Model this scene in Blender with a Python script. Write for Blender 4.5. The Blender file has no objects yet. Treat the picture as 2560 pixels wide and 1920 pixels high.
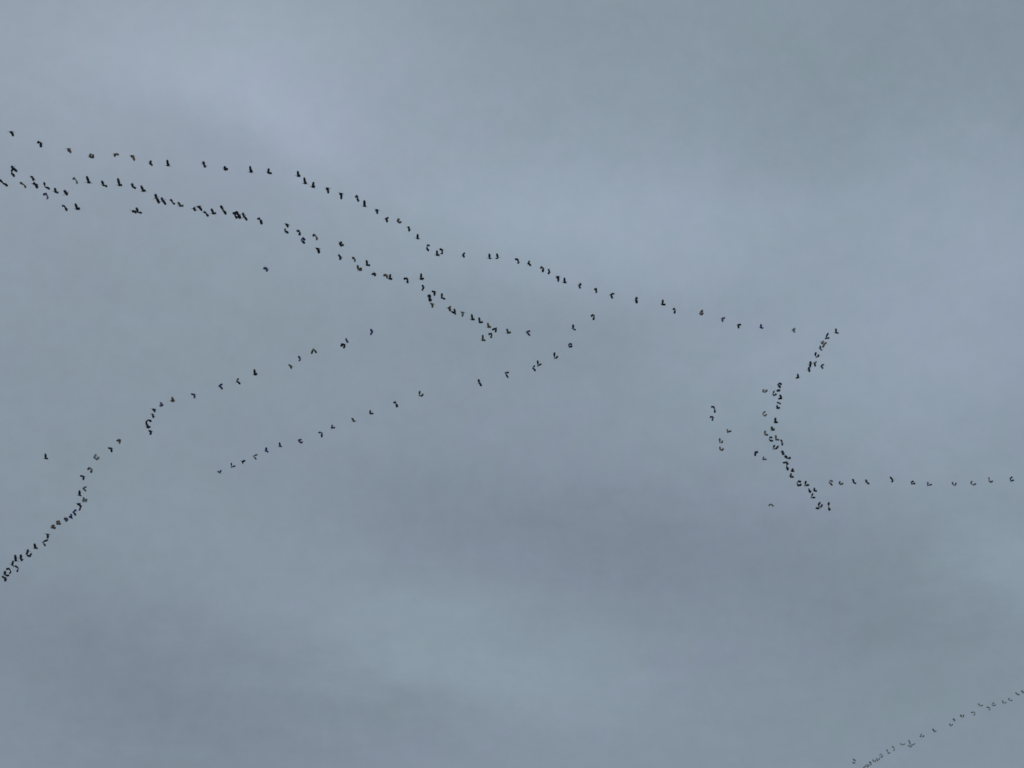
import bpy, math, random
from mathutils import Vector, Matrix

random.seed(7)
scene = bpy.context.scene
col = scene.collection

# ------------------------------------------------------------------ camera
W, H = 2560.0, 1920.0                    # photograph's pixel grid
HFOV = math.radians(35.0)
PITCH = math.radians(30.0)
F = W / 2 / math.tan(HFOV / 2)
cam_data = bpy.data.cameras.new("camera")
cam_data.sensor_fit = 'HORIZONTAL'
cam_data.angle = HFOV
cam_data.dof.use_dof = True                # focus falls a little short of the flock
cam_data.dof.focus_distance = 65.0
cam_data.dof.aperture_fstop = 1.4
cam_data.clip_start = 0.1
cam_data.clip_end = 60000
cam = bpy.data.objects.new("camera", cam_data)
cam.location = (0, 0, 1.6)
cam.rotation_euler = (math.pi / 2 + PITCH, 0, 0)
col.objects.link(cam)
scene.camera = cam
EYE = Vector((0, 0, 1.6))
FWD = Vector((0, math.cos(PITCH), math.sin(PITCH)))
UP = Vector((0, -math.sin(PITCH), math.cos(PITCH)))
RIGHT = Vector((1, 0, 0))

def ray(x, y):
    return (FWD + RIGHT * ((x - W / 2) / F) - UP * ((y - H / 2) / F)).normalized()

def az_el(x, y):
    d = ray(x, y)
    return math.atan2(d.x, d.y), math.asin(d.z)

# ------------------------------------------------------------------ exposure
scene.view_settings.view_transform = 'Standard'
scene.view_settings.look = 'None'
scene.view_settings.exposure = 0
scene.view_settings.gamma = 1
scene.view_settings.use_curve_mapping = False

# ------------------------------------------------------------------ sun behind the overcast
SUN_EL, SUN_ROT = math.radians(48), math.radians(-25)
sun_data = bpy.data.lights.new("sun", 'SUN')
sun_data.energy = 0.6
sun_data.angle = math.radians(25)
sun_data.color = (1.0, 0.96, 0.9)
sun = bpy.data.objects.new("sun", sun_data)
sd = Vector((math.sin(SUN_ROT) * math.cos(SUN_EL), math.cos(SUN_ROT) * math.cos(SUN_EL), math.sin(SUN_EL)))
sun.rotation_euler = sd.to_track_quat('Z', 'Y').to_euler()
sun.location = (0, 0, 500)
col.objects.link(sun)

# ------------------------------------------------------------------ overcast sky
world = bpy.data.worlds.new("World")
scene.world = world
world.use_nodes = True
nt = world.node_tree
nt.nodes.clear()
N, L = nt.nodes, nt.links

def put(sock, v):
    if hasattr(v, 'is_output'):
        L.new(v, sock)
    else:
        sock.default_value = v

def math_n(op, a, b=None, c=None, clamp=False):
    n = N.new('ShaderNodeMath'); n.operation = op; n.use_clamp = clamp
    put(n.inputs[0], a)
    if b is not None: put(n.inputs[1], b)
    if c is not None: put(n.inputs[2], c)
    return n.outputs[0]

def noise(vec, scale, detail=3, rough=0.5, dist=0.0):
    n = N.new('ShaderNodeTexNoise')
    L.new(vec, n.inputs['Vector'])
    n.inputs['Scale'].default_value = scale
    n.inputs['Detail'].default_value = detail
    n.inputs['Roughness'].default_value = rough
    n.inputs['Distortion'].default_value = dist
    return n.outputs[0]

def combine(x, y, z):
    n = N.new('ShaderNodeCombineXYZ')
    put(n.inputs[0], x); put(n.inputs[1], y); put(n.inputs[2], z)
    return n.outputs[0]

def mixcol(f, a, b):
    n = N.new('ShaderNodeMix'); n.data_type = 'RGBA'
    put(n.inputs[0], f); put(n.inputs[6], a); put(n.inputs[7], b)
    return n.outputs[2]

tc = N.new('ShaderNodeTexCoord')
sep = N.new('ShaderNodeSeparateXYZ'); L.new(tc.outputs['Generated'], sep.inputs[0])
dx, dy, dz = sep.outputs
az = math_n('ARCTAN2', dx, dy)
el = math_n('ARCSINE', dz)
zz = math_n('MAXIMUM', dz, 0.06)
deck = combine(math_n('DIVIDE', dx, zz), math_n('DIVIDE', dy, zz), 0.0)   # flat cloud deck overhead
wob = noise(deck, 3.4, 7, 0.62)
wob2 = noise(combine(math_n('ADD', math_n('DIVIDE', dx, zz), 9.3), math_n('DIVIDE', dy, zz), 4.1), 3.4, 7, 0.62)
az_w = math_n('MULTIPLY_ADD', math_n('SUBTRACT', wob, 0.5), 0.11, az)
el_w = math_n('MULTIPLY_ADD', math_n('SUBTRACT', wob2, 0.5), 0.055, el)

# banks of thicker and thinner cloud: x, y, rx, ry (photo pixels / 2560), gain, tilt in degrees
BANKS = [
    (420, 160, 430, 170, 0.163, -8),
    (740, 330, 150, 90, 0.106, 25),
    (900, 180, 420, 200, 0.019, 0),
    (470, 310, 260, 60, -0.055, 8),
    (1420, 60, 320, 120, -0.054, 0),
    (1950, 170, 520, 150, 0.037, 0),
    (1700, 560, 560, 180, 0.201, 0),
    (2480, 560, 260, 300, 0.161, 0),
    (1000, 470, 420, 140, 0.040, 20),
    (200, 620, 380, 110, -0.006, 0),
    (700, 840, 520, 150, -0.014, 8),
    (1380, 800, 380, 120, -0.061, 0),
    (2350, 1100, 330, 200, 0.045, 0),
    (1120, 1185, 230, 100, -0.000, 15),
    (1500, 1330, 640, 150, -0.125, 8),
    (2540, 1410, 160, 90, 0.107, 20),
    (2270, 1555, 330, 120, -0.062, 10),
    (1060, 1610, 330, 105, 0.082, 5),
    (1360, 1740, 260, 90, 0.050, 0),
    (300, 1680, 480, 190, -0.124, 15),
    (983, 1765, 240, 52, -0.057, 10),
    (1800, 1640, 300, 110, -0.013, 0),
    (2300, 1850, 320, 120, -0.019, 0),
    (2420, 220, 620, 360, -0.135, 0),
    (30, 60, 330, 160, -0.064, 0),
    (60, 1050, 350, 220, -0.029, 0),
    (640, 1330, 300, 120, 0.018, 0),
    (2100, 900, 380, 170, 0.099, 0),
    (550, 1850, 330, 110, -0.028, 0),
]
def lobe(bx, by, rx, ry, gain, tilt):
    a0, e0 = az_el(bx, by)
    ce = math.cos(e0)
    sa, se = rx / F / ce, ry / F
    t = math.radians(-tilt)
    u = math_n('SUBTRACT', az_w, a0)
    v = math_n('SUBTRACT', el_w, e0)
    p = math_n('ADD', math_n('MULTIPLY', u, math.cos(t) / sa), math_n('MULTIPLY', v, math.sin(t) / (sa * ce)))
    q = math_n('ADD', math_n('MULTIPLY', u, -math.sin(t) * ce / se), math_n('MULTIPLY', v, math.cos(t) / se))
    r2 = math_n('ADD', math_n('MULTIPLY', p, p), math_n('MULTIPLY', q, q))
    return math_n('MULTIPLY', math_n('EXPONENT', math_n('MULTIPLY', r2, -0.7)), gain)

total = 0.0
for bank in BANKS:
    total = math_n('ADD', lobe(*bank), total)

big = noise(deck, 1.3, 5, 0.5, 0.3)
mid = noise(deck, 5.5, 8, 0.62, 0.4)
fine = noise(tc.outputs['Generated'], 70, 7, 0.72)
lum = math_n('MULTIPLY_ADD', math_n('SUBTRACT', big, 0.5), 0.07, 0.9512)
lum = math_n('MULTIPLY_ADD', math_n('SUBTRACT', mid, 0.5), 0.10, lum)
lum = math_n('MULTIPLY_ADD', math_n('SUBTRACT', fine, 0.5), 0.16, lum)
lum = math_n('ADD', lum, math_n('MULTIPLY', total, 1.25))
# the cloud deck is thicker and darker towards the horizon
lift = N.new('ShaderNodeMapRange'); lift.interpolation_type = 'SMOOTHSTEP'
put(lift.inputs['Value'], el)
lift.inputs['From Min'].default_value = math.radians(12)
lift.inputs['From Max'].default_value = math.radians(48)
lift.inputs['To Min'].default_value = 0.90
lift.inputs['To Max'].default_value = 1.05
lum = math_n('MULTIPLY', lum, lift.outputs[0])

hue = noise(deck, 2.1, 4, 0.55)
HUES = [(950, 350, 480, 240, 0.07, 0), (1800, 150, 620, 330, -0.065, 0), (350, 150, 520, 260, 0.08, 10), (1500, 1310, 520, 170, 0.13, 8),
        (200, 1700, 520, 240, 0.08, 8), (1100, 1600, 400, 150, -0.05, 5), (2450, 1650, 300, 300, -0.07, 0),
        (2500, 1300, 220, 130, -0.08, 0), (300, 900, 700, 300, -0.05, 0), (2200, 700, 500, 300, 0.08, 0)]
speck = noise(combine(dx, dy, math_n('ADD', dz, 3.7)), 60, 5, 0.65)
hue = math_n('MULTIPLY_ADD', math_n('SUBTRACT', hue, 0.5), 0.5, 0.5)
hue = math_n('MULTIPLY_ADD', math_n('SUBTRACT', speck, 0.5), 0.45, hue)
for bank in HUES:
    hue = math_n('ADD', hue, lobe(*bank))
huef = N.new('ShaderNodeMapRange'); put(huef.inputs['Value'], hue)
huef.inputs['From Min'].default_value = 0.36; huef.inputs['From Max'].default_value = 0.64
tint = mixcol(huef.outputs[0], (0.260, 0.3320, 0.385, 1), (0.2715, 0.3250, 0.406, 1))
vm = N.new('ShaderNodeVectorMath'); vm.operation = 'SCALE'
L.new(tint, vm.inputs[0]); L.new(lum, vm.inputs['Scale'])
bg_cloud = N.new('ShaderNodeBackground'); L.new(vm.outputs[0], bg_cloud.inputs[0])
bg_cloud.inputs[1].default_value = 1.0

sky = N.new('ShaderNodeTexSky'); sky.sky_type = 'NISHITA'; sky.sun_disc = False
sky.sun_elevation = SUN_EL; sky.sun_rotation = SUN_ROT
bg_sky = N.new('ShaderNodeBackground'); L.new(sky.outputs[0], bg_sky.inputs[0])
bg_sky.inputs[1].default_value = 0.06
cover = N.new('ShaderNodeMixShader'); cover.inputs[0].default_value = 0.94      # nearly closed cloud cover
L.new(bg_sky.outputs[0], cover.inputs[1]); L.new(bg_cloud.outputs[0], cover.inputs[2])
out = N.new('ShaderNodeOutputWorld'); L.new(cover.outputs[0], out.inputs[0])

# ------------------------------------------------------------------ materials
def plumage(name, rgb):
    m = bpy.data.materials.new(name); m.use_nodes = True
    t = m.node_tree; b = t.nodes['Principled BSDF']
    b.inputs['Roughness'].default_value = 0.85
    b.inputs['Specular IOR Level'].default_value = 0.15
    c = t.nodes.new('ShaderNodeTexCoord')
    n = t.nodes.new('ShaderNodeTexNoise'); n.inputs['Scale'].default_value = 6.0; n.inputs['Detail'].default_value = 4
    t.links.new(c.outputs['Object'], n.inputs['Vector'])
    r = t.nodes.new('ShaderNodeValToRGB')
    r.color_ramp.elements[0].position = 0.3; r.color_ramp.elements[1].position = 0.7
    r.color_ramp.elements[0].color = (*[0.7 * v for v in rgb], 1)
    r.color_ramp.elements[1].color = (*[1.35 * v for v in rgb], 1)
    t.links.new(n.outputs[0], r.inputs[0]); t.links.new(r.outputs[0], b.inputs['Base Color'])
    return m

MAT = {'k': plumage('plumage_black', (0.050, 0.057, 0.072)),
       'b': plumage('plumage_blue_black', (0.10, 0.09, 0.42)),
       'v': plumage('plumage_violet_grey', (0.25, 0.21, 0.42)),
       'n': plumage('plumage_brown', (0.33, 0.26, 0.23)),
       'g': plumage('plumage_olive', (0.17, 0.19, 0.12)),
       'y': plumage('plumage_grey_haze', (0.46, 0.50, 0.54))}  # grey plumage, lightened so the distant line looks faded by haze
TINT = {'k': 'black', 'b': 'bluish', 'v': 'violet', 'n': 'brownish', 'g': 'olive', 'y': 'grey'}

# ------------------------------------------------------------------ ground, unseen below the frame, added to shape light on the birds' undersides
gm = bpy.data.materials.new('field'); gm.use_nodes = True
gb = gm.node_tree.nodes['Principled BSDF']; gb.inputs['Roughness'].default_value = 1
gn = gm.node_tree.nodes.new('ShaderNodeTexNoise'); gn.inputs['Scale'].default_value = 0.02
gc = gm.node_tree.nodes.new('ShaderNodeTexCoord'); gm.node_tree.links.new(gc.outputs['Object'], gn.inputs['Vector'])
gr = gm.node_tree.nodes.new('ShaderNodeValToRGB')
gr.color_ramp.elements[0].color = (0.10, 0.095, 0.06, 1); gr.color_ramp.elements[1].color = (0.19, 0.165, 0.10, 1)
gm.node_tree.links.new(gn.outputs[0], gr.inputs[0]); gm.node_tree.links.new(gr.outputs[0], gb.inputs['Base Color'])
me = bpy.data.meshes.new('ground')
S = 20000
me.from_pydata([(-S, -S, 0), (S, -S, 0), (S, S, 0), (-S, S, 0)], [], [(0, 1, 2, 3)])
me.materials.append(gm)
ground = bpy.data.objects.new('ground', me); ground['kind'] = 'structure'
ground['label'] = 'unseen open field added under the flock'
col.objects.link(ground)

# ------------------------------------------------------------------ birds
# Each bird is read as: plumage, then the image points wing tip - (wrist) - shoulder - (wrist) - wing tip.
BIRDS = {}          # stretch -> list of (plumage, points, chord factor)

def tile(ox, oy, s, stretch, text):
    """points are written on an enlarged tile of the photograph: source pixel = offset + value / s"""
    for ln in text.strip().split('\n'):
        p = ln.split()
        c = p[0][0]
        w = float(p[0][1:]) if len(p[0]) > 1 else 1.0
        pts = []
        for q in p[1:]:
            a, b = q.split(',')
            pts.append((ox + float(a) / s, oy + float(b) / s))
        BIRDS.setdefault(stretch, []).append((c, pts, w))

tile(0, 300, 5.53, 'U1', """
k 118,165 155,162 183,228
k 515,322 525,298 565,312 560,350 572,382
n 930,432 945,395 980,460
g.8 1264,465 1232,490 1262,520 1295,502 1280,480
n 1570,502 1590,465 1648,490
n 1795,505 1830,490 1858,565
""")
tile(300, 350, 5.53, 'U1', """
k 418,275 415,330 462,355
k 650,272 660,355 692,335
k1.2 1138,290 1160,340 1185,388
k1.2 1440,355 1445,410 1500,400
k 1795,358 1805,445 1840,425
k 2055,390 2045,455 2105,462
""")
tile(650, 400, 5.53, 'U2', """
k 520,150 525,225 565,215
k 608,240 620,325 655,318
k 740,300 725,375 768,365
k 905,405 935,385 942,465
k 1090,470 1125,460 1120,545
k 1325,525 1325,490 1355,510 1350,545 1362,578
k1.2 1440,555 1442,640 1470,635
b 1590,700 1620,685 1618,748
k 1775,798 1740,805 1760,865
n.8 1930,810 1900,840 1940,880 1950,845
k 2042,915 2060,945 2062,993
k 2178,1022 2175,1085 2200,1098
""")
tile(1000, 500, 5.53, 'U3', """
k 400,640 390,612 370,650 380,695 405,700
k 510,695 508,765 550,760
k 545,685 575,680 585,720 570,755
k 900,730 865,755 890,800
k 1232,740 1237,805 1258,820
k 1335,738 1350,800 1325,815
k 1595,830 1612,808 1635,850 1632,885
k 1795,840 1770,875 1810,915
k 1945,950 1950,920 1980,938 1970,1000
k 2050,950 2070,985 2045,1028
""")
tile(1200, 580, 5.53, 'U3', """
k 1055,635 1080,612 1080,690
k 1165,630 1165,700 1195,695
""")
tile(1200, 580, 5.53, 'U4', """
k1.3 1395,705 1370,750 1385,785
k 1582,805 1598,775 1615,800 1600,845
k 1860,855 1805,860 1830,925
k1.3 2170,895 2155,935 2165,990
""")
tile(1500, 650, 5.53, 'U4', """
k 870,545 858,618 905,615
k 1010,690 1022,662 1040,690 1022,742
n 1425,695 1378,740 1405,760 1430,730
v 1735,805 1690,802 1690,858
k 1955,900 1910,890 1915,948
""")
tile(1750, 750, 5.53, 'U4', """
b 845,330 840,385 867,394
y1.2 1325,400 1280,408 1305,452
""")
tile(0, 380, 13.825, 'M1', """
k 345,470 440,565 595,690
k 385,590 405,735 515,868
k -40,950 110,1080 270,1188
n 668,1040 815,1120 922,1245
k 1020,830 1130,890 1190,1015
k 1180,1130 1140,1060 1220,1100 1260,1190 1302,1268
k 1510,1045 1570,1210 1722,1292
k 1870,1235 1920,1390 2045,1432
""")
tile(0, 300, 5.53, 'M1', """
k1.2 872,970 915,1015 945,1048
v 603,1045 625,1012 655,1050 665,1102
""")
tile(0, 300, 5.53, 'M2', """
y.9 1008,825 1020,790 1050,830 1080,885
k 1195,775 1225,868 1265,870
k 1403,838 1430,905 1492,920
k 1625,803 1650,905 1700,900
k 1812,870 1835,925 1890,948
k 1945,905 1980,985 2025,975
""")
tile(300, 350, 5.53, 'M2', """
k1.2 476,743 500,800 542,880
k 558,792 592,840 633,898
k 683,816 725,858 762,898
g 798,858 835,915 887,915
""")
tile(0, 300, 5.53, 'S', """
k 848,1175 900,1205 930,1262
k 1038,1153 1065,1235 1117,1220
k 1815,1268 1850,1252 1890,1295
k 1880,1210 1908,1275 1968,1293
""")
tile(300, 350, 5.53, 'M3', """
k1.2 1003,928 1028,958 1053,988
k 1063,932 1085,915 1132,982
k 1143,988 1190,1015 1224,1064
k 1258,948 1290,1020 1337,1018
k1.2 1386,906 1425,970 1467,1032
k1.4 1555,995 1592,1040 1622,1092
k1.4 1590,985 1632,1030 1662,1092
k 1688,1003 1715,1060 1757,1115
k 1900,1100 1910,1075 1940,1102 1957,1170
""")
tile(650, 400, 5.53, 'M4', """
k 343,892 375,885 387,938
k 335,945 350,985 397,1018
k 505,988 525,968 555,1000 545,1048
b 625,1112 580,1075 570,1112 620,1158
n 728,1058 760,1030 775,1060 792,1112
k1.3 768,1225 800,1220 814,1294
k 1125,1125 1100,1160 1135,1190 1150,1160
k1.2 1075,1308 1113,1330 1108,1385
k 1268,1340 1310,1370 1320,1412
n 1352,1450 1345,1490 1385,1527 1402,1490
k 1470,1383 1480,1457 1528,1455
k 1538,1580 1590,1565 1587,1612
""")
tile(900, 650, 5.53, 'M5', """
n 318,217 362,200 377,258
k 420,193 405,262 452,260
k 606,272 630,248 665,280 660,326
k 845,183 840,267 887,255
k 855,343 880,390 858,427
k 988,435 1030,432 1027,497
k2 945,475 962,525 970,578
g 970,603 1000,602 1000,662
k 1130,457 1130,527 1182,540
n1.3 1257,650 1222,655 1252,712
k 1262,713 1322,748 1298,672
y 1393,725 1425,720 1412,787
""")
tile(900, 650, 5.53, 'M6', """
k 1543,748 1550,826 1587,815
k 1643,792 1655,866 1702,855
n 1763,868 1775,932 1812,920
k 1823,967 1887,940 1870,1002
g 1695,1033 1695,1112 1738,1110
g 1778,1038 1805,1012 1825,1042 1812,1084
g 2028,948 2045,1012 2087,995
""")
tile(1200, 580, 5.53, 'M6', """
v 697,1370 640,1385 692,1437
""")
tile(650, 400, 5.53, 'Z1', """
v1.2 38,1500 92,1490 97,1547
""")
tile(1750, 750, 5.53, 'R1', """
k 1878,392 1878,455 1908,463
""")
tile(1960, 810, 11.06, 'R1', """
k 1232,245 1140,405 1258,388
n 1190,500 1120,545 1062,655
n 1110,462 1050,520 1015,560
k 1010,595 1000,690 1035,738
k 885,775 855,870 890,917 932,900 957,838
k1.3 738,1025 728,1110 700,1195
k1.3 702,1190 682,1250 690,1330
k 918,1048 842,1068 862,1185
v 1118,1122 1020,1155 1072,1245
k 370,1375 395,1490 312,1497
""")
tile(1860, 930, 11.06, 'R2', """
k 1032,362 1000,310 932,342 970,398 1012,440
k 1005,535 942,487 903,550
k.9 855,530 822,542 800,600 850,655 892,590
k 985,625 1040,738 940,745
y 550,473 520,530 575,567 638,488
k 922,855 965,840 992,895
k 910,915 920,1012 988,978
y.8 602,1112 550,1110 518,1165 565,1222 638,1168
k1.2 868,1260 850,1402 928,1378
g1.5 770,1505 752,1610 852,1578
""")
tile(1880, 1060, 11.06, 'R3', """
n 360,182 350,292 445,302
k.9 552,402 515,348 473,410 520,478 588,460
n 653,305 660,442 745,430
k 800,435 832,505 825,595
k.9 617,575 585,687 660,687 732,598
k1.5 832,740 850,795 850,862
k1.5 895,885 985,948 1065,945
k1.3 878,1095 905,1048 962,1070
k1.4 1003,1075 952,1160 992,1285
k 1132,1222 1090,1312 1165,1290
k 1102,1368 1050,1430 1110,1474 1148,1440
""")
tile(1700, 980, 5.53, 'L', """
k 433,218 455,193 480,240 478,288
b 413,357 440,338 462,365 440,398
n 655,513 655,557 712,535
n.9 548,638 548,695 577,708 592,670
n.9 550,753 550,790 580,810 597,775
k 1077,847 1055,820 1033,855 1042,888
v.9 1165,893 1143,932 1198,934
g.8 1228,1577 1250,1548 1292,1582
""")
tile(1700, 980, 5.53, 'R4', """
k1.2 1672,1250 1647,1222 1618,1260 1645,1302 1677,1268
k1.2 1745,1228 1725,1297 1787,1287
k1.4 1792,1338 1782,1365 1802,1392
k 1860,1322 1850,1367 1892,1367
k.9 1840,1397 1813,1462 1872,1462
k 1945,1528 1915,1550 1920,1588 1962,1590 1965,1550
k1.5 1882,1606 1900,1616 1920,1603
k1.4 2060,1522 2055,1590 2066,1642
""")
tile(2000, 1100, 5.53, 'E', """
n.9 452,582 425,558 403,582 447,634
g.8 562,568 536,590 566,617 590,592
k 725,537 745,590 767,607
k1.2 908,548 925,588 947,612
k 1243,508 1282,560 1258,582
k.9 1577,573 1538,577 1545,612 1597,600
v.9 1765,578 1765,632 1828,615
n.9 2110,578 2103,607 2145,632 2152,588
""")
tile(2160, 1100, 5.53, 'E', """
n.9 1500,568 1467,590 1510,623 1543,600
n.9 1735,518 1728,560 1760,592 1782,560
b.9 2057,513 2018,520 2030,568 2068,550
""")
tile(1200, 580, 5.53, 'W1', """
k 1533,1172 1555,1138 1582,1165 1562,1218
k1.1 1285,1277 1285,1337 1320,1360
""")
tile(1200, 760, 5.53, 'W1', """
b1.1 1272,565 1248,542 1223,570 1250,597 1274,575
k 1032,667 1028,747 1067,747 1064,715
k 795,777 800,857 852,830
k 757,847 733,885 767,932
k 402,945 347,950 392,1022
""")
tile(0, 0, 1, 'W1', """
k1.2 1195.5,948 1198,957 1203.5,966
""")
tile(760, 880, 5.53, 'W2', """
g 1605,537 1593,602 1637,612 1647,575
k1.3 1237,707 1255,687 1272,710 1287,767
k 915,803 910,852 962,850
g 658,912 690,960 712,955
v 390,1003 378,1052 433,1042
b 203,1127 210,1106 245,1115 243,1183
""")
tile(500, 920, 5.53, 'W2', """
b.9 1402,993 1362,1000 1400,1048 1420,1013
k 1097,1026 1105,1087 1137,1080
b1.3 915,1095 910,1152 952,1157
g.9 798,1198 738,1220 780,1268
k1.2 628,1278 578,1295 605,1320
k.9 432,1308 433,1372 493,1355
v.9 236,1428 270,1448 297,1408
""")
tile(620, 760, 5.53, 'X1', """
b1.1 1688,347 1722,395 1693,428
k1.2 1345,477 1370,502 1377,538
k 1278,587 1308,548 1337,575 1318,613
g 878,693 905,622 948,682
k 688,720 720,760 713,793
g 553,842 590,850 602,898
""")
tile(340, 860, 5.53, 'X1', """
k1.1 1634,347 1640,427 1682,405
k 1408,472 1395,515 1442,558
b 1192,558 1148,575 1197,628
v 753,695 800,690 810,753
n 485,745 515,738 490,790 542,780
v 328,808 367,850 333,857
""")
tile(340, 860, 5.53, 'X2', """
k 217,917 245,898 268,945
k 205,968 235,985 247,1024
k 207,1077 165,1048 138,1082 150,1130
k 148,1112 158,1157 208,1140
k1.1 163,1205 207,1200 200,1258
""")
tile(80, 1040, 5.53, 'X2', """
n 1163,347 1217,325 1210,383
k 1042,447 1090,440 1102,503
y 880,527 858,577 910,603 917,560
n 763,742 800,712 827,732 815,788
k 658,830 712,830 710,888
n.9 747,983 703,1000 747,1044
""")
tile(80, 1040, 5.53, 'X3', """
k 654,1027 655,1097 692,1097
y.9 708,1192 713,1128 747,1140 742,1192
k1.2 623,1238 640,1207 672,1240
k1.3 672,1238 660,1270 667,1306
b 607,1303 567,1325 606,1378
b 533,1352 556,1418 508,1388
v.9 433,1432 480,1410 492,1427 465,1457
n.9 402,1492 345,1497 353,1446 387,1470
n.9 332,1547 268,1547 290,1497 312,1530
""")
tile(80, 1040, 5.53, 'Z2', """
k 183,517 187,590 232,585
""")
tile(0, 1300, 9.217, 'X4', """
k 1040,340 1098,325 1098,432
k 1112,458 985,515 1047,605
k1.2 788,540 810,652 888,640
k 607,690 643,708 615,795
k 703,768 682,842 638,800
k1.2 463,796 480,890 532,943
k1.2 343,800 360,942 418,925
k 285,945 278,1037 342,1062
k 335,1055 420,1112 405,1195
k 148,1152 190,1112 242,1160 246,1235
k 93,1178 110,1262 180,1282 215,1255
k1.3 28,1310 120,1322 132,1415
""")
tile(2120, 1680, 6.9125, 'B1', """
y 85,1503 132,1545 110,1587 76,1555
y.8 258,1662 320,1610 352,1598
y.8 328,1652 382,1602 372,1548
y.8 368,1548 412,1575 388,1612
y 428,1508 445,1552 492,1530
y.8 488,1488 512,1542 552,1488
y.8 585,1420 548,1422 545,1457 575,1477 602,1440
y.8 668,1337 690,1380 700,1417 727,1385
y 758,1288 803,1310 790,1363
y.7 903,1233 935,1262 988,1240
y.8 1048,1172 1085,1277 1164,1238
y.7 1033,1268 1080,1302 1112,1275
""")
tile(2120, 1680, 6.9125, 'B2', """
v.8 1277,1072 1242,1105 1275,1127 1320,1098
b 1462,982 1490,1032 1520,1015
y.8 1765,888 1758,915 1785,937 1812,900
y 1808,808 1848,837 1822,852
n.7 1938,738 1965,782 2012,770 1980,738
""")
tile(2320, 1680, 9.217, 'B2', """
y.8 985,930 1088,925 1060,1005
y.8 1158,722 1190,782 1268,770
y.8 1347,810 1432,830 1408,888
y.7 1532,708 1467,740 1520,788 1568,750
y.7 1720,647 1718,690 1760,728 1804,690
y.7 1880,597 1846,630 1895,663 1938,640
y.8 2023,475 2050,512 2112,532
y 2147,427 2190,470 2220,492
""")

ORD = ['first', 'second', 'third', 'fourth', 'fifth', 'sixth', 'seventh', 'eighth', 'ninth', 'tenth', 'eleventh',
       'twelfth', 'thirteenth', 'fourteenth', 'fifteenth']

def shape_word(pts):
    v = [Vector(p) for p in pts]
    mid = shoulder_index(pts)
    a, b = (v[0] - v[mid]), (v[-1] - v[mid])
    ang = math.degrees(a.angle(b)) if a.length > 0 and b.length > 0 else 180
    la, lb = a.length, b.length
    if len(pts) >= 4 and (v[0] - v[-1]).length < 0.62 * sum((v[i + 1] - v[i]).length for i in range(len(v) - 1)):
        return 'curled'
    if ang > 150: return 'straight'
    if max(la, lb) > 1.5 * min(la, lb):
        tip = v[0] if la > lb else v[-1]
        return 'L-shaped' if tip.y < v[mid].y else 'hooked'
    if v[mid].y > max(v[0].y, v[-1].y) - 1: return 'raised'
    if v[mid].y < min(v[0].y, v[-1].y) + 1: return 'drooping'
    return 'V-bent'

def shoulder_index(pts):
    n = len(pts)
    if n == 4:                       # shoulder goes where the two wings come out most alike
        d = [math.dist(pts[i], pts[i + 1]) for i in range(3)]
        return 1 if abs(d[0] - d[1] - d[2]) < abs(d[0] + d[1] - d[2]) else 2
    return n // 2

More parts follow.
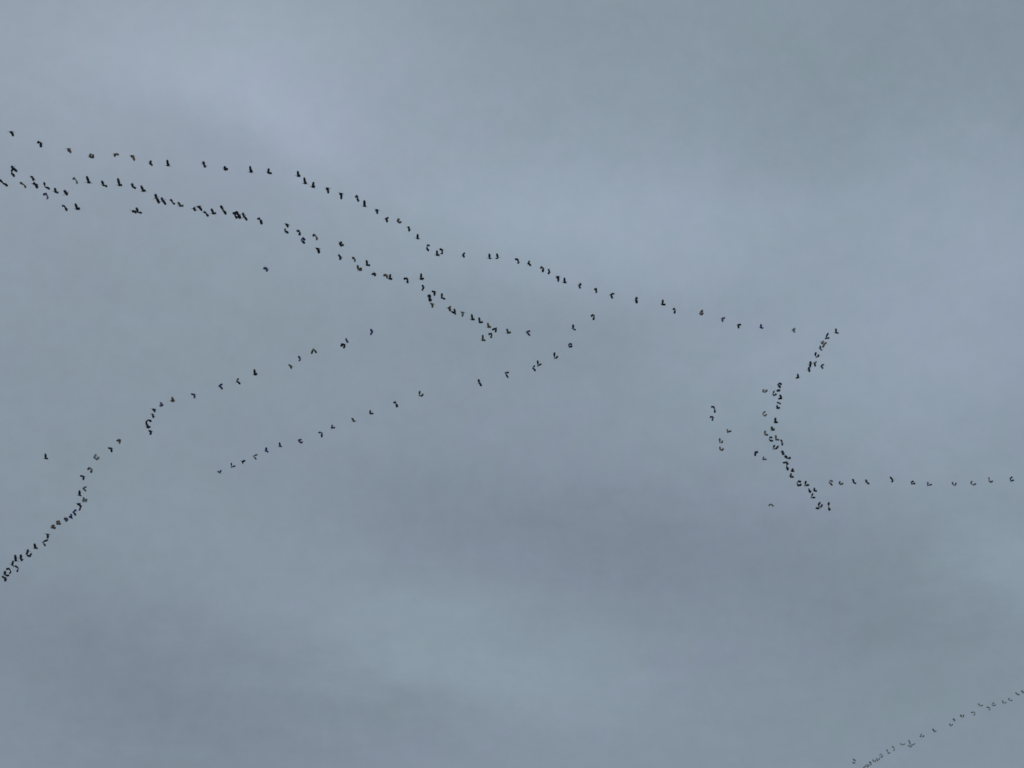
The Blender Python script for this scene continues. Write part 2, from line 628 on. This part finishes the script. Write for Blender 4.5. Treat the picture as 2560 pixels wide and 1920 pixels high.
def bird_mesh(c, pts, width, alt, rnd, bulk=1.0):
    """one continuous body: bill, neck, trunk, tail, two trailing legs and two wings"""
    mid = shoulder_index(pts)
    d = ray(*pts[mid])
    centre = EYE + d * ((alt - EYE.z) / d.z)
    depth = (centre - EYE).dot(FWD)
    mpp = depth / F                                   # metres per photo pixel here
    vx, vy = RIGHT, -UP
    def img(p, q):                                    # offset q->p on the plane facing the camera
        return vx * ((p[0] - q[0]) * mpp) + vy * ((p[1] - q[1]) * mpp)
    SPAN = 0.95
    width = width ** 0.7 * (1.4 if len(pts) > 3 else 1.22) * bulk
    wings = []
    for sgn, chain in ((1, pts[:mid + 1][::-1]), (-1, pts[mid:])):
        segs = len(chain) - 1
        share = [1.0] if segs == 1 else [0.45, 0.55]
        pos = [Vector((0, 0, 0))]
        for i in range(segs):
            o = img(chain[i + 1], chain[i])
            real = SPAN * share[i] if segs <= 2 else SPAN / segs
            dep = math.sqrt(max(0.0, real * real - o.length_squared))
            dep = min(dep, 0.75 * real)
            pos.append(pos[-1] + o + FWD * (sgn * dep))
        if segs == 1:                                  # a wrist, bent a little
            pos.insert(1, pos[1] * 0.5 + UP * 0.03)
        wings.append(pos)
    wa, wb = wings[0][-1].normalized(), wings[1][-1].normalized()
    f = wa.cross(wb)
    if f.length < 0.25:
        f = wa.cross(UP * 0.8 + FWD * 0.2)
        if f.length < 0.1: f = -RIGHT
    f.normalize()
    if f.dot(-RIGHT) < 0: f = -f
    f = (f - Vector((0, 0, 0.6 * f.z)))
    f.normalize()
    span = wa - wb
    span = span - f * span.dot(f)
    if span.length < 0.1: span = f.cross(Vector((0, 0, 1)))
    span.normalize()
    up = f.cross(span)
    if up.z < 0: up = -up
    verts, faces = [], []
    # trunk rings: position along f, radius, rise
    k = rnd.uniform(0.92, 1.08)
    rings = [(0.80, 0.012, 0.0), (0.70, 0.026, 0.005), (0.62, 0.036, 0.005), (0.52, 0.026, 0.0), (0.34, 0.034, -0.01),
             (0.22, 0.10, -0.02), (0.10, 0.125, -0.03), (-0.12, 0.115, -0.025), (-0.28, 0.075, -0.005), (-0.40, 0.03, 0.0)]
    NS = 8
    for (t, r, h) in rings:
        for j in range(NS):
            a = 2 * math.pi * (j + 0.5) / NS
            verts.append(f * (t * k) + up * (h + math.sin(a) * r) + span * (math.cos(a) * r))
    holes = {}
    for i in range(len(rings) - 1):
        for j in range(NS):
            q = (i * NS + j, i * NS + (j + 1) % NS, (i + 1) * NS + (j + 1) % NS, (i + 1) * NS + j)
            if i == 6 and j in (NS - 1, 3):            # shoulders: the side faces between the two widest rings
                holes[j] = q
                continue
            if i == 7 and j in (4, 6):                 # hips
                holes[j] = q
                continue
            faces.append(q)
    faces.append(tuple(range(NS))[::-1])
    # tail fan closes the rear end
    e = (len(rings) - 1) * NS
    tl = len(verts)
    for sx in (-1, 1):
        for uz in (-1, 1):
            verts.append(f * (-0.52 * k) + span * (sx * 0.07) + up * (uz * 0.008))
    # order: (-,-), (-,+), (+,-), (+,+)
    faces += [(tl, tl + 1, tl + 3, tl + 2)]
    ring = [e + j for j in range(NS)]                  # angles 22.5, 67.5 ... (span + first)
    faces += [(ring[0], ring[1], tl + 3), (ring[1], ring[2], tl + 1, tl + 3), (ring[2], ring[3], tl + 1),
              (ring[3], ring[4], tl, tl + 1), (ring[4], ring[5], tl), (ring[5], ring[6], tl + 2, tl),
              (ring[6], ring[7], tl + 2), (ring[7], ring[0], tl + 3, tl + 2)]
    # wings grow out of the shoulder holes
    for pos, first in ((wings[0], True), (wings[1], False)):
        out = (pos[1]).normalized()
        side = NS - 1 if (out.dot(span) >= 0) == True else 3
        if side not in holes: side = [h for h in (NS - 1, 3) if h in holes][0]
        hole = holes.pop(side)
        # stations along the wing: (fraction, chord)
        st = [(0.16, 0.36), (0.45, 0.42), (0.72, 0.38), (0.92, 0.30), (1.0, 0.16)]
        tot = [0.0]
        for i in range(len(pos) - 1): tot.append(tot[-1] + (pos[i + 1] - pos[i]).length)
        def along(s):
            s *= tot[-1]
            for i in range(len(pos) - 1):
                if s <= tot[i + 1] or i == len(pos) - 2:
                    return pos[i] + (pos[i + 1] - pos[i]) * ((s - tot[i]) / max(1e-6, tot[i + 1] - tot[i])), \
                        (pos[i + 1] - pos[i]).normalized()
        prev = hole
        # hole order: front-low/high, rear ... ; sort as (front top, front bottom, rear bottom, rear top)
        fr = sorted(hole, key=lambda i: -verts[i].dot(f))
        ft, fb = sorted(fr[:2], key=lambda i: -verts[i].dot(up))
        rt, rb = sorted(fr[2:], key=lambda i: -verts[i].dot(up))
        prev = (ft, fb, rb, rt)
        for s, ch in st:
            p, wdir = along(s)
            face_dir = wdir.cross(FWD)
            if face_dir.length < 0.05: face_dir = f.copy()
            face_dir.normalize()
            if face_dir.dot(f) < 0: face_dir = -face_dir
            chord = f - wdir * f.dot(wdir)
            if chord.length < 0.05: chord = face_dir.copy()
            chord.normalize()
            m = min(1.0, s * 1.6) * 0.8                # the flapping wing twists along its length
            chord = chord * (1 - m) + face_dir * m
            chord.normalize()
            nrm = chord.cross(wdir); nrm.normalize()
            if nrm.dot(up) < 0: nrm = -nrm
            ch *= width
            th = 0.018 * (1 - s) + 0.006
            lead, trail = p + chord * (ch * 0.42), p - chord * (ch * 0.58)
            b0 = len(verts)
            verts += [lead + nrm * th, lead - nrm * th, trail - nrm * th * 0.5, trail + nrm * th * 0.5]
            cur = (b0, b0 + 1, b0 + 2, b0 + 3)
            for i in range(4):
                faces.append((prev[i], prev[(i + 1) % 4], cur[(i + 1) % 4], cur[i]))
            prev = cur
        faces.append(prev)
    # trailing legs grow out of the hips
    for j in (4, 6):
        hole = holes.pop(j)
        cen = sum((verts[i] for i in hole), Vector()) / 4
        prev = hole
        for t, r in ((-0.30, 0.016), (-0.52, 0.010), (-0.80, 0.012)):
            base = f * t + span * cen.dot(span) * 0.6 + up * (-0.075 + 0.05 * (-t - 0.3))
            b0 = len(verts)
            for i in prev if prev is hole else hole:
                dv = verts[i] - cen
                dv = dv - f * dv.dot(f)
                # keep the quad's order while shrinking it to the shank
            for a in range(4):
                an = math.pi / 4 + a * math.pi / 2
                verts.append(base + up * (math.sin(an) * r) + span * (math.cos(an) * r))
            cur = [b0, b0 + 1, b0 + 2, b0 + 3]
            if prev is hole:                           # match the corners that lie closest together
                best = None
                for rot in range(4):
                    for rev in (1, -1):
                        cand = [cur[(rot + rev * i) % 4] for i in range(4)]
                        cost = sum((verts[prev[i]] - verts[cand[i]] - (cen - base)).length for i in range(4))
                        if best is None or cost < best[0]: best = (cost, cand)
                cur = best[1]
            for i in range(4):
                faces.append((prev[i], prev[(i + 1) % 4], cur[(i + 1) % 4], cur[i]))
            prev = cur
        faces.append(tuple(prev))
    m = bpy.data.meshes.new('bird')
    m.from_pydata([tuple(v) for v in verts], [], faces)
    m.update()
    m.materials.append(MAT[c])
    return m, centre

# stretch: (phrase, group, altitude at its start, at its end, ordered by 'x' or 'y')
TOP, MIDL = 'birds flying in the top line', 'birds flying in the crowded middle line'
RC, EA = 'birds flying in the right-hand curve', 'birds flying in the short row at the right'
WL, XL, BL = 'birds flying in the short slanting row', 'birds flying in the lower left line', 'distant birds in the bottom right corner line'
STRETCHES = {
    'U1': ("in the top line's sparse left end", TOP, 205, 203, 'x'),
    'U2': ("in the top line's steep stretch", TOP, 203, 201, 'x'),
    'U3': ("in the top line's central stretch", TOP, 201, 199, 'x'),
    'U4': ("in the top line's right end", TOP, 199, 196, 'x'),
    'M1': ("in the middle line's left end", MIDL, 186, 189, 'x'),
    'M2': ("in the middle line's big-bird row", MIDL, 189, 190, 'x'),
    'M3': ("in the middle line's dense dark bunch", MIDL, 188, 190, 'x'),
    'M4': ("in the middle line's loose double file", MIDL, 190, 193, 'x'),
    'M5': ("in the middle line's lower knot", MIDL, 192, 192, 'x'),
    'M6': ("in the middle line's tail end", MIDL, 192, 194, 'x'),
    'S': ("of the four just under the middle line", MIDL, 187, 187, 'x'),
    'Z1': ("flying alone below the middle line's bend", MIDL, 190, 190, 'x'),
    'R1': ("in the right curve's slanting top", RC, 203, 205, 'y'),
    'R2': ("in the right curve's upper half", RC, 205, 207, 'y'),
    'R3': ("in the right curve's crowded bend", RC, 207, 208, 'y'),
    'R4': ("in the right curve's lower end", RC, 205, 203, 'y'),
    'L': ("of the stragglers left of the right curve", RC, 212, 212, 'x'),
    'E': ("in the level row near the right edge", EA, 203, 205, 'x'),
    'W1': ("in the centre row's upper end", WL, 200, 198, 'y'),
    'W2': ("in the centre row's low end", WL, 198, 194, 'y'),
    'X1': ("in the lower left line's upper stretch", XL, 186, 176, 'y'),
    'X2': ("in the lower left line's kinked middle", XL, 174, 165, 'y'),
    'X3': ("in the lower left line's tight file", XL, 165, 160, 'y'),
    'X4': ("in the lower left line's large end", XL, 148, 140, 'y'),
    'Z2': ("flying alone near the left edge", XL, 170, 170, 'y'),
    'B1': ("in the corner line's lower cluster", BL, 201, 203, 'x'),
    'B2': ("in the corner line's upper end", BL, 203, 206, 'x'),
}

BULK = {'R2': 1.15, 'R3': 1.25, 'R4': 1.25, 'E': 1.1, 'L': 1.1, 'B1': 1.3, 'B2': 1.3, 'X3': 1.15}   # broader in the wing
for key, birds in BIRDS.items():
    phrase, group, h0, h1, order = STRETCHES[key]
    rnd = random.Random(key)
    ax = 0 if order == 'x' else 1
    birds.sort(key=lambda b: b[1][shoulder_index(b[1])][ax])
    n = len(birds)
    for i, (c, pts, w) in enumerate(birds):
        alt = h0 + (h1 - h0) * i / max(1, n - 1) + rnd.uniform(-1.5, 1.5)
        m, centre = bird_mesh(c, pts, w, alt, rnd, BULK.get(key, 1.0))
        o = bpy.data.objects.new('bird', m)
        o.location = centre
        col.objects.link(o)
        o['category'] = 'bird'
        o['group'] = group
        frm = 'left' if order == 'x' else 'top'
        if n == 1:
            o['label'] = f"{TINT[c]} bird with {shape_word(pts)} wings {phrase}"
        else:
            o['label'] = f"{TINT[c]} bird with {shape_word(pts)} wings, {ORD[i]} from {frm} {phrase}"
